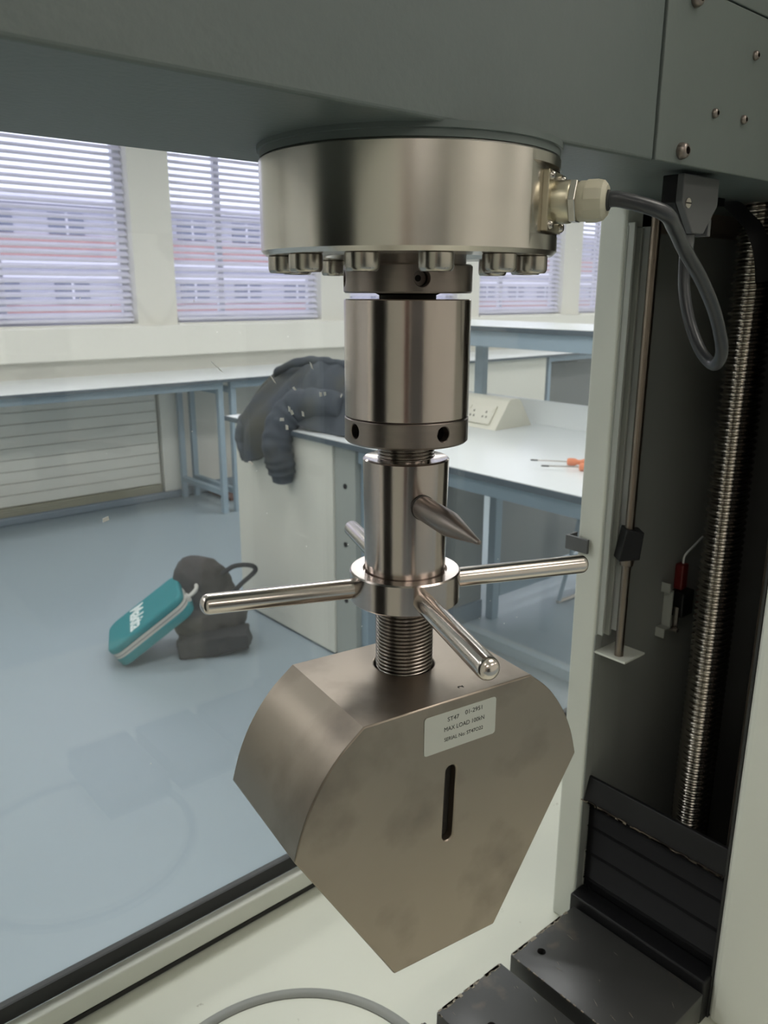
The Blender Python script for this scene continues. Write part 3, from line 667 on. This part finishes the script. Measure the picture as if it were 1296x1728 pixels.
# T-slot plates
def tplate(xa, xb, lab, holes):
    t = thing('table_plate', lab, 'table plate', ((xa + xb) / 2, 0, .804), 'black slotted table plates beside the grip')
    bm = B()
    y0, y1, z0, z1 = -.090, .0755, .804, .840
    box(bm, xa, xb, y0, y1, z0, z1)
    po = obj('plate', bm, M['plate'], t, bevel=.0012)
    for x, y in holes: cut(po, cyl(B(), .0048, .826, .85, 24, (x, y, 0)))
    bm = B()
    for i in range(70):
        side = R2.random()
        w_ = R2.uniform(.0006, .0022); 
        if side < .6: x = R2.uniform(xa + .001, xb - .007); box(bm, x, x + R2.uniform(.002, .007), y1 - w_ * 1.8, y1 + .0002, z1 - w_ * .5, z1 + .0002)
        else: y = R2.uniform(y0, y1 - .004); box(bm, xa - .0002, xa + w_ * .6, y, y + R2.uniform(.001, .004), z1 - w_ * .5, z1 + .0002)
    e = obj('worn_edge', bm, M['wear'], t); e['kind'] = 'stuff'
    bm = B()
    for i in range(9):
        x, y, a, l = R2.uniform(xa + .008, xb - .008), R2.uniform(y0 + .01, y1 - .01), R2.gauss(-1.9, .25), R2.uniform(.002, .010)
        d = Vector((math.cos(a), math.sin(a), 0)); prism(bm, [(-l / 2, 0), (0, .00015), (l / 2, 0), (0, -.00015)], (x, y, z1 + .0002), d, (-d.y, d.x, 0), (0, 0, 1), -.0002, .0001)
    e = obj('scratch_marks', bm, M['wear'], t); e['kind'] = 'stuff'
    for x, y in holes:
        bm = B(); cyl(bm, .0047, .8262, .8275, 20, (x, y, 0)); obj('screw_hole', bm, M['hole'], t)
tplate(.232, .3465, 'black slotted plate next to the column opening, with one screw hole', ((.262, .056),))
tplate(.118, .2155, 'middle black slotted plate left of the narrow slot', ((.149, .028),))
tplate(.004, .1015, 'black slotted plate nearest the grip, only its corner in view', ())

# crosshead
ZX = 1.631; FY = -.078; BY = .098
t = thing('crosshead', 'grey painted crosshead beam across the top carrying the load cell', 'crosshead', (0, 0, ZX))
obj('beam', bx(-.75, .1392, FY, BY, ZX, 1.90), M['grey'], t, bevel=.002, seg=3)
obj('end_beam', bx(.1392, .60, FY + .004, BY, ZX + .003, 1.90), M['grey'], t)
obj('cover_plate', bx(.1405, .34, FY - .001, FY + .003, ZX + .0005, 1.7355), M['cover'], t, bevel=.0008, label='screwed grey cover plate at the right end')
obj('cover_plate', bx(.1405, .34, FY - .001, FY + .003, 1.7365, 1.9), M['cover'], t, bevel=.0008, label='upper grey cover plate at the right end')
bm = B(); lathe(bm, [(0, 1.6246), (.0893, 1.6246), (.0893, 1.6283), (.0908, 1.6286), (.0908, ZX + .001), (0, ZX + .001)], 96); obj('boss', bm, M['boss'], t, smooth=40, label='round grey flange above the load cell')
def screw(x, z, r_, h, nm='cover_screw'):
    bm = B(); lathe(bm, [(r_, 0), (r_, h * .35), (r_ * .85, h * .8), (r_ * .6, h), (r_ * .45, h), (r_ * .45, h * .4), (0, h * .4)], 20, (x, FY - .001, z), (0, -1, 0))
    s = obj(nm, bm, M['steeldark'], t, smooth=45)
    bm = B(); cyl(bm, r_ * .44, h * .3, h * .45, 6, (x, FY - .001, z), (0, -1, 0)); obj('hex_socket', bm, M['hole'], s)
screw(.169, 1.6395, .0052, .0055, 'cap_screw'); screw(.170, 1.728, .005, .005, 'cap_screw')
for x, z in ((.207, 1.667), (.247, 1.668), (.254, 1.710)): screw(x, z, .0031, .003)
# connector on the crosshead
t = thing('cable_connector', 'grey connector hood hanging under the crosshead beside the cable loop', 'connector', (.229, -.055, 1.59))
poly = [(.2045, 1.631), (.2535, 1.631), (.2545, 1.612), (.2375, 1.5915), (.2225, 1.5915), (.2045, 1.612)]
bm = B(); prism(bm, poly, (0, 0, 0), (1, 0, 0), (0, 0, 1), (0, 1, 0), -.063, -.0575); obj('hood', bm, M['hood'], t, bevel=.0008)
bm = B(); prism(bm, [(x * .98 + .0046, z) for x, z in poly], (0, 0, 0), (1, 0, 0), (0, 0, 1), (0, 1, 0), -.0574, -.0455); obj('rear_shell', bm, M['black'], t, bevel=.0008)
bm = B(); cyl(bm, .0035, .0628, .0640, 16, (.2115, 0, 1.6115), (0, -1, 0)); s = obj('hood_screw', bm, M['bar'], t)
bm = B(); box(bm, .2083, .2147, -.0645, -.0639, 1.6111, 1.6119); obj('slot', bm, M['hole'], s)
obj('latch', bx(.2475, .2515, -.061, -.050, 1.5905, 1.603), M['hood'], t, bevel=.0006)
bm = B(); cyl(bm, .0055, 1.578, 1.592, 16, (.230, -.0545, 0), ch=.001); obj('cable_boot', bm, M['hood'], t, smooth=40)
# black strap hanging in front of the ball screw
t = thing('cable_strap', 'black curved flexible strap hanging in front of the ball screw top', 'strap', (.44, -.04, 1.62))
pth = spline([(.4000, .020, 1.6295), (.4130, .0100, 1.6290), (.4190, .0010, 1.6190), (.4240, -.0088, 1.6077), (.4275, -.0178, 1.5865), (.4290, -.0224, 1.5600)], 6)
bm = B(); wv = Vector((.70, -.71, 0.15)) * .0072
rows = [[bm.verts.new(p + wv * s_ + Vector((.0012 * dz, -.0012 * dz, .0012 * dz))) for s_, dz in ((-1, 0), (1, 0), (1, 1), (-1, 1))] for p in pth]
for a_, b_ in zip(rows, rows[1:]):
    for i in range(4): bm.faces.new((a_[i], a_[(i + 1) % 4], b_[(i + 1) % 4], b_[i]))
obj('band', bm, M['black'], t, smooth=40)
obj('end_clip', bx(.392, .406, .012, .030, 1.627, 1.6339), M['black'], t)

# ---------------------------------------------------------------- load cell
LT, LB, LR = 1.6244, 1.5705, .09
t = thing('load_cell', 'wide round steel load cell bolted under the grey crosshead', 'load cell', (0, 0, LB))
bm = B(); lathe(bm, [(0, LT), (LR - .0012, LT), (LR, LT - .0012), (LR, LB + .0025), (LR - .0025, LB), (.052, LB), (.050, LB + .003), (0, LB + .003)], 160)
lcb = obj('body', bm, M['steellc'], t, smooth=25)
gd = Vector((math.cos(math.radians(-66)), math.sin(math.radians(-66)), 0)); gt = Vector((-gd.y, gd.x, 0)); GZ = 1.5995; GF = gd * .085 + gt * .008
bm = B(); prism(bm, [(-.06, GZ - .0185), (.07, GZ - .0185), (.07, GZ + .0185), (-.06, GZ + .0185)], GF, gt, (0, 0, 1), gd, .0, .04)
cut(lcb, bm)
bm = B(); cyl(bm, .036, 1.562, LB + .004, 64); obj('spigot', bm, M['steeldark'], t, smooth=40)
bproto = None
for k in range(12):
    a = math.radians(-0.9 + 30 * k); c = Vector((.0765 * math.cos(a), .0765 * math.sin(a), 0))
    if bproto is None:
        r_ = .0096
        bm = B(); lathe(bm, [(r_ * .93, 0), (r_, -.0006), (r_, -.0080), (r_ - .0005, -.0092), (r_ - .0012, -.0100), (r_ * .55, -.0100), (r_ * .55, -.005), (0, -.005)], 32)
        bproto = obj('bolt', bm, M['bolt'], t, smooth=35, local=True); bproto.location = c
        bm = B(); lathe(bm, [(r_ * .54, -.0101), (r_ * .54, -.0055), (0, -.0055)], 6); bh = obj('hex_socket', bm, M['hole'], bproto, local=True)
    else:
        q = dup(bproto, t, c); dup(bh, q)
# gland plate, gland
go = GF - gd * .0855 + Vector((0, 0, GZ))
bm = B(); prism(bm, rrect(-.0160, .0160, -.0165, .0165, .001, 2), go, gt, (0, 0, 1), gd, .0853, .0890); obj('gland_flange', bm, M['gland'], t, bevel=.0005)
for sx in (-1, 1):
    for sz in (-1, 1):
        bm = B(); lathe(bm, [(.0028, .0889), (.0028, .0903), (.0019, .0915), (0, .0917)], 14, go + gt * (.0125 * sx) + Vector((0, 0, .013 * sz)), gd); obj('flange_screw', bm, M['bolt'], t, smooth=40)
bm = B(); lathe(bm, [(0, .0889), (.0118, .0889), (.0118, .0975), (.0112, .0985), (0, .0985)], 40, go, gd); gl = obj('gland_boss', bm, M['gland'], t, smooth=40)
bm = B(); cyl(bm, .0126, .0985, .1025, 6, go, gd, ch=.0004); obj('lock_nut', bm, M['steellc'], gl)
bm = B(); lathe(bm, [(0, .1025), (.0102, .1025), (.0110, .1035), (.0110, .1075), (0, .1075)], 36, go, gd); obj('gland_body', bm, M['glandp'], gl, smooth=40)
bm = B(); lathe(bm, [(0, .1072), (.0116, .1072), (.0116, .1130), (.0108, .1165), (.0085, .1185), (.0058, .1185), (.0058, .115), (0, .115)], 12, go, gd); obj('dome_nut', bm, M['glandp'], gl, smooth=25)
# cable
t = thing('signal_cable', 'thick grey cable looping from the load cell gland to the connector', 'cable', (.1, -.1, 1.6))
gs = go + gd * .1155
pts = [gs, go + gd * .126, (.0760, -.1270, 1.5930), (.1000, -.1205, 1.5865), (.1293, -.1115, 1.5755), (.1625, -.1075, 1.5565), (.1849, -.1068, 1.5358), (.2013, -.1058, 1.5124), (.2105, -.0990, 1.5010), (.2177, -.0896, 1.5005), (.2225, -.0774, 1.5102), (.2269, -.0647, 1.5300), (.2295, -.0570, 1.5514), (.2306, -.0545, 1.5686), (.2300, -.0545, 1.5840)]
bm = B(); tube(bm, spline(pts, 8), .0043, 14); obj('sheath', bm, M['cable'], t, smooth=0)
bm = B(); lathe(bm, [(.0045, .1148), (.0058, .1148), (.0056, .1195), (.0046, .1200)], 16, go, gd); obj('strain_relief', bm, M['rubber'], t, smooth=40)

# ---------------------------------------------------------------- coupling
def bored(name, prof, holes, m, parent, n=96, hr=.005, zc=0, R=.04):
    o = obj(name, lathe(B(), prof, n), m, parent, smooth=30)
    for a in holes:
        a = math.radians(a); d = Vector((math.cos(a), math.sin(a), 0))
        bm = B(); lathe(bm, [(0, R - .012), (hr, R - .0115), (hr, R - .0008), (hr * 1.22, R + .0006), (hr * 1.22, R + .004), (0, R + .004)], 24, Vector((0, 0, zc)), d); cut(o, bm)
        bm = B(); lathe(bm, [(0, R - .0118), (hr * .98, R - .0118), (hr * .98, R - .006)], 24, Vector((0, 0, zc)), d); obj('tommy_hole', bm, M['hole'], o)
    return o
t = thing('upper_lock_nut', 'dark steel locking nut with a drilled hole above the large cylinder', 'nut', (0, 0, 1.5485))
bored('ring', [(.018, 1.566), (.0392, 1.566), (.0402, 1.565), (.0402, 1.5500), (.0392, 1.5490), (.018, 1.5490), (.018, 1.566)], (-120, -30, 60, 150), M['steeldark'], t, hr=.0047, zc=1.5576, R=.0402)
bm = B(); lathe(bm, [(.0205, 1.5490), (.0180, 1.5478), (.0180, 1.5440)], 48); obj('neck', bm, M['hole'], t, smooth=40)
t = thing('coupling_cylinder', 'large polished steel coupling cylinder in the middle of the load string', 'coupling', (0, 0, 1.4727))
bm = B(); lathe(bm, [(0, 1.5455), (.0395, 1.5455), (.0401, 1.5449), (.0401, 1.4733), (.0396, 1.4727), (0, 1.4727)], 128); obj('body', bm, M['steel'], t, smooth=25)
t = thing('lower_lock_ring', 'dull steel locking ring with drilled holes under the large cylinder', 'nut', (0, 0, 1.4562))
bored('ring', [(.015, 1.4722), (.0397, 1.4722), (.0403, 1.4716), (.0403, 1.4575), (.0390, 1.4562), (.015, 1.4562), (.015, 1.4722)], (174, -97, -7, 84), M['steeldark'], t, hr=.0046, zc=1.4652, R=.0403)
bm = B(); helix(bm, .0165, .0190, .0022, 1.4425, 1.4590, 48); obj('thread', bm, M['steelthread'], t, smooth=0)
bm = B(); cyl(bm, .0164, 1.4425, 1.4590, 48); obj('thread_core', bm, M['steelthread'], t, smooth=40)
t = thing('lower_adaptor', 'narrow polished steel adaptor cylinder above the handled collar', 'adaptor', (0, 0, 1.362))
bm = B(); lathe(bm, [(0, 1.4428), (.0215, 1.4432), (.0275, 1.4448), (.0286, 1.4438), (.0275, 1.3660), (.0265, 1.3650), (0, 1.3650)], 96); obj('body', bm, M['steel'], t, smooth=25)
t = thing('locating_pin', 'pointed steel pin sticking out of the narrow adaptor cylinder', 'pin', (-.012, -.025, 1.4165))
pd_ = Vector((-.0315, -.0800, .0015)).normalized()
bm = B(); lathe(bm, [(0, -.012), (.0077, -.012), (.0077, .044), (.0070, .049), (.0012, .0855), (0, .0862)], 32, (-.0088, -.0250, 1.4168), pd_); obj('shank', bm, M['steeldark'], t, smooth=20)
bm = B(); lathe(bm, [(.0077, .0022), (.0081, .0024), (.0081, .0036), (.0077, .0038)], 32, (-.0088, -.0250, 1.4168), pd_); obj('bore_rim', bm, M['hole'], t, smooth=40)
# collar with four handle bars
t = thing('handled_collar', 'steel lock collar with four round handle bars above the grip', 'collar', (0, 0, 1.3445))
bm = B(); lathe(bm, [(.0205, 1.3650), (.0280, 1.3650), (.0290, 1.3672), (.0370, 1.3672), (.0380, 1.3662), (.0380, 1.3466), (.0370, 1.3456), (.0205, 1.3456), (.0205, 1.3650)], 96); obj('ring', bm, M['steel'], t, smooth=30)
barp = None
for k in range(4):
    a = math.radians(-23 + 90 * k); d = Vector((math.cos(a), math.sin(a), 0))
    bm = B(); r_ = .0069; L_ = .143 if k in (0, 1) else (.139 if k == 2 else .142)
    lathe(bm, [(0, .034), (r_, .034), (r_, L_ - r_ * .8)] + [(r_ * math.cos(q), L_ - r_ * .8 + r_ * .8 * math.sin(q)) for q in (.3, .6, .9, 1.2, 1.45)] + [(0, L_)], 32, (0, 0, 1.3558), d)
    obj('handle_bar', bm, M['bar'], t, smooth=50)
# ---------------------------------------------------------------- wedge grip
SX = Vector((.9882, -.1529, 0)); NX = Vector((-.1529, -.9882, 0)); KF = .0622
GC = SX * -.0027
half = [(.0665, 1.2960), (.0785, 1.2835)]
cxc = None
# circular flank through the measured corner points
half = [(.0665, 1.2960), (.0840, 1.2810), (.0985, 1.2620), (.1085, 1.2415), (.1150, 1.2200)]
def smooth_arc(p, k=5):
    return [(v.x, v.y) for v in spline([(a, b, 0) for a, b in p], k)]
right = smooth_arc(half)
outline = right + [(.0433, 1.1005), (-.0433, 1.1005)] + [(-x, z) for x, z in right[::-1]]
t = thing('wedge_grip', 'heavy steel wedge grip with a slotted front face and silver label', 'grip', (0, 0, 1.10))
bm = B()
slot = []
for i in range(9): q = PI * i / 8; slot.append((.0002 + .0042 * math.cos(q), 1.2435 + .0042 * math.sin(q)))
for i in range(9): q = PI + PI * i / 8; slot.append((-.0014 + .0042 * math.cos(q), 1.1945 + .0042 * math.sin(q)))
def P3(x, z, k): return GC + SX * x + NX * k + Vector((0, 0, z))
def ringv(pts, k): return [bm.verts.new(P3(x, z, k)) for x, z in pts]
KB = KF - .1005
of, sf, ob_, sb = ringv(outline, KF), ringv(slot, KF), ringv(outline, KB), ringv(slot, KF - .03)
def loop(vs):
    return [bm.edges.new((vs[i], vs[(i + 1) % len(vs)])) for i in range(len(vs))]
ef = loop(of) + loop(sf)
bmesh.ops.triangle_fill(bm, edges=ef, use_beauty=True, use_dissolve=False)
bm.faces.new(ob_); bm.faces.new(sb)
n = len(of)
for i in range(n):
    j = (i + 1) % n
    if i == n - 1: continue
    bm.faces.new((of[i], of[j], ob_[j], ob_[i]))
for i in range(len(sf)):
    j = (i + 1) % len(sf); f_ = bm.faces.new((sf[i], sf[j], sb[j], sb[i]))
# top face with the screw bore
N_ = 40; hc = [bm.verts.new((.0213 * math.cos(2 * PI * i / N_), .0213 * math.sin(2 * PI * i / N_), 1.2960)) for i in range(N_)]
hb = [bm.verts.new((.0213 * math.cos(2 * PI * i / N_), .0213 * math.sin(2 * PI * i / N_), 1.284)) for i in range(N_)]
quad = [of[0], of[n - 1], ob_[n - 1], ob_[0]]
et = []
for i in range(4):
    a_, b_ = quad[i], quad[(i + 1) % 4]
    e_ = bm.edges.get((a_, b_)) or bm.edges.new((a_, b_)); et.append(e_)
bmesh.ops.triangle_fill(bm, edges=et + loop(hc), use_beauty=True, use_dissolve=False)
for i in range(N_):
    j = (i + 1) % N_; bm.faces.new((hc[i], hc[j], hb[j], hb[i]))
bm.faces.new(hb)
gb = obj('body', bm, [M['steeljaw']], t, smooth=28, bevel=.0010, seg=2)
bm = B(); prism(bm, [(x * 1.0, z) for x, z in [( .0002 + .0040 * math.cos(PI * i / 8), 1.2435 + .0040 * math.sin(PI * i / 8)) for i in range(9)] + [(-.0014 + .0040 * math.cos(PI + PI * i / 8), 1.1945 + .0040 * math.sin(PI + PI * i / 8)) for i in range(9)]], GC, SX, (0, 0, 1), NX, KF - .0299, KF - .006)
obj('slot_insert', bm, M['hole'], t)
bm = B(); helix(bm, .0176, .0202, .0027, 1.284, 1.350, 48, (0, .5, .95, 1, .95, .5)); obj('screw_thread', bm, M['steelthread'], t, smooth=0)
bm = B(); cyl(bm, .0175, 1.284, 1.352, 48); obj('screw_core', bm, M['steelthread'], t, smooth=40)
bm = B(); prism(bm, rrect(-.0250, .0333, 1.2611, 1.2885, .0022, 4), (0, 0, 0), SX, (0, 0, 1), NX, KF + .00005, KF + .0004)
lb = obj('label_plate', bm, M['label'], t)
for s_, sz, x, z, sp_ in (('ST47', .0044, -.0068, 1.2828, .0092), ('01-2951', .0044, .0074, 1.2838, .0140), ('MAX LOAD 100kN', .0044, -.0093, 1.2760, .0328), ('SERIAL No: ST47O22', .0038, -.0091, 1.2686, .0318)):
    bm = text_bm(s_, sz, SX * x + NX * (KF + .00045) + Vector((0, 0, z)), SX, (SX * .0 + Vector((0, 0, 1))), 'LEFT', 0.00005, 0, 0.0, 1.0, sp_)
    obj('print', bm, M['ink'], lb)
bm = text_bm('2', .006, Vector((.0042, -.0520, 1.29605)), (.3, .95, 0), (-.95, .3, 0), 'CENTER', .0001); obj('stamped_mark', bm, M['hole'], t)
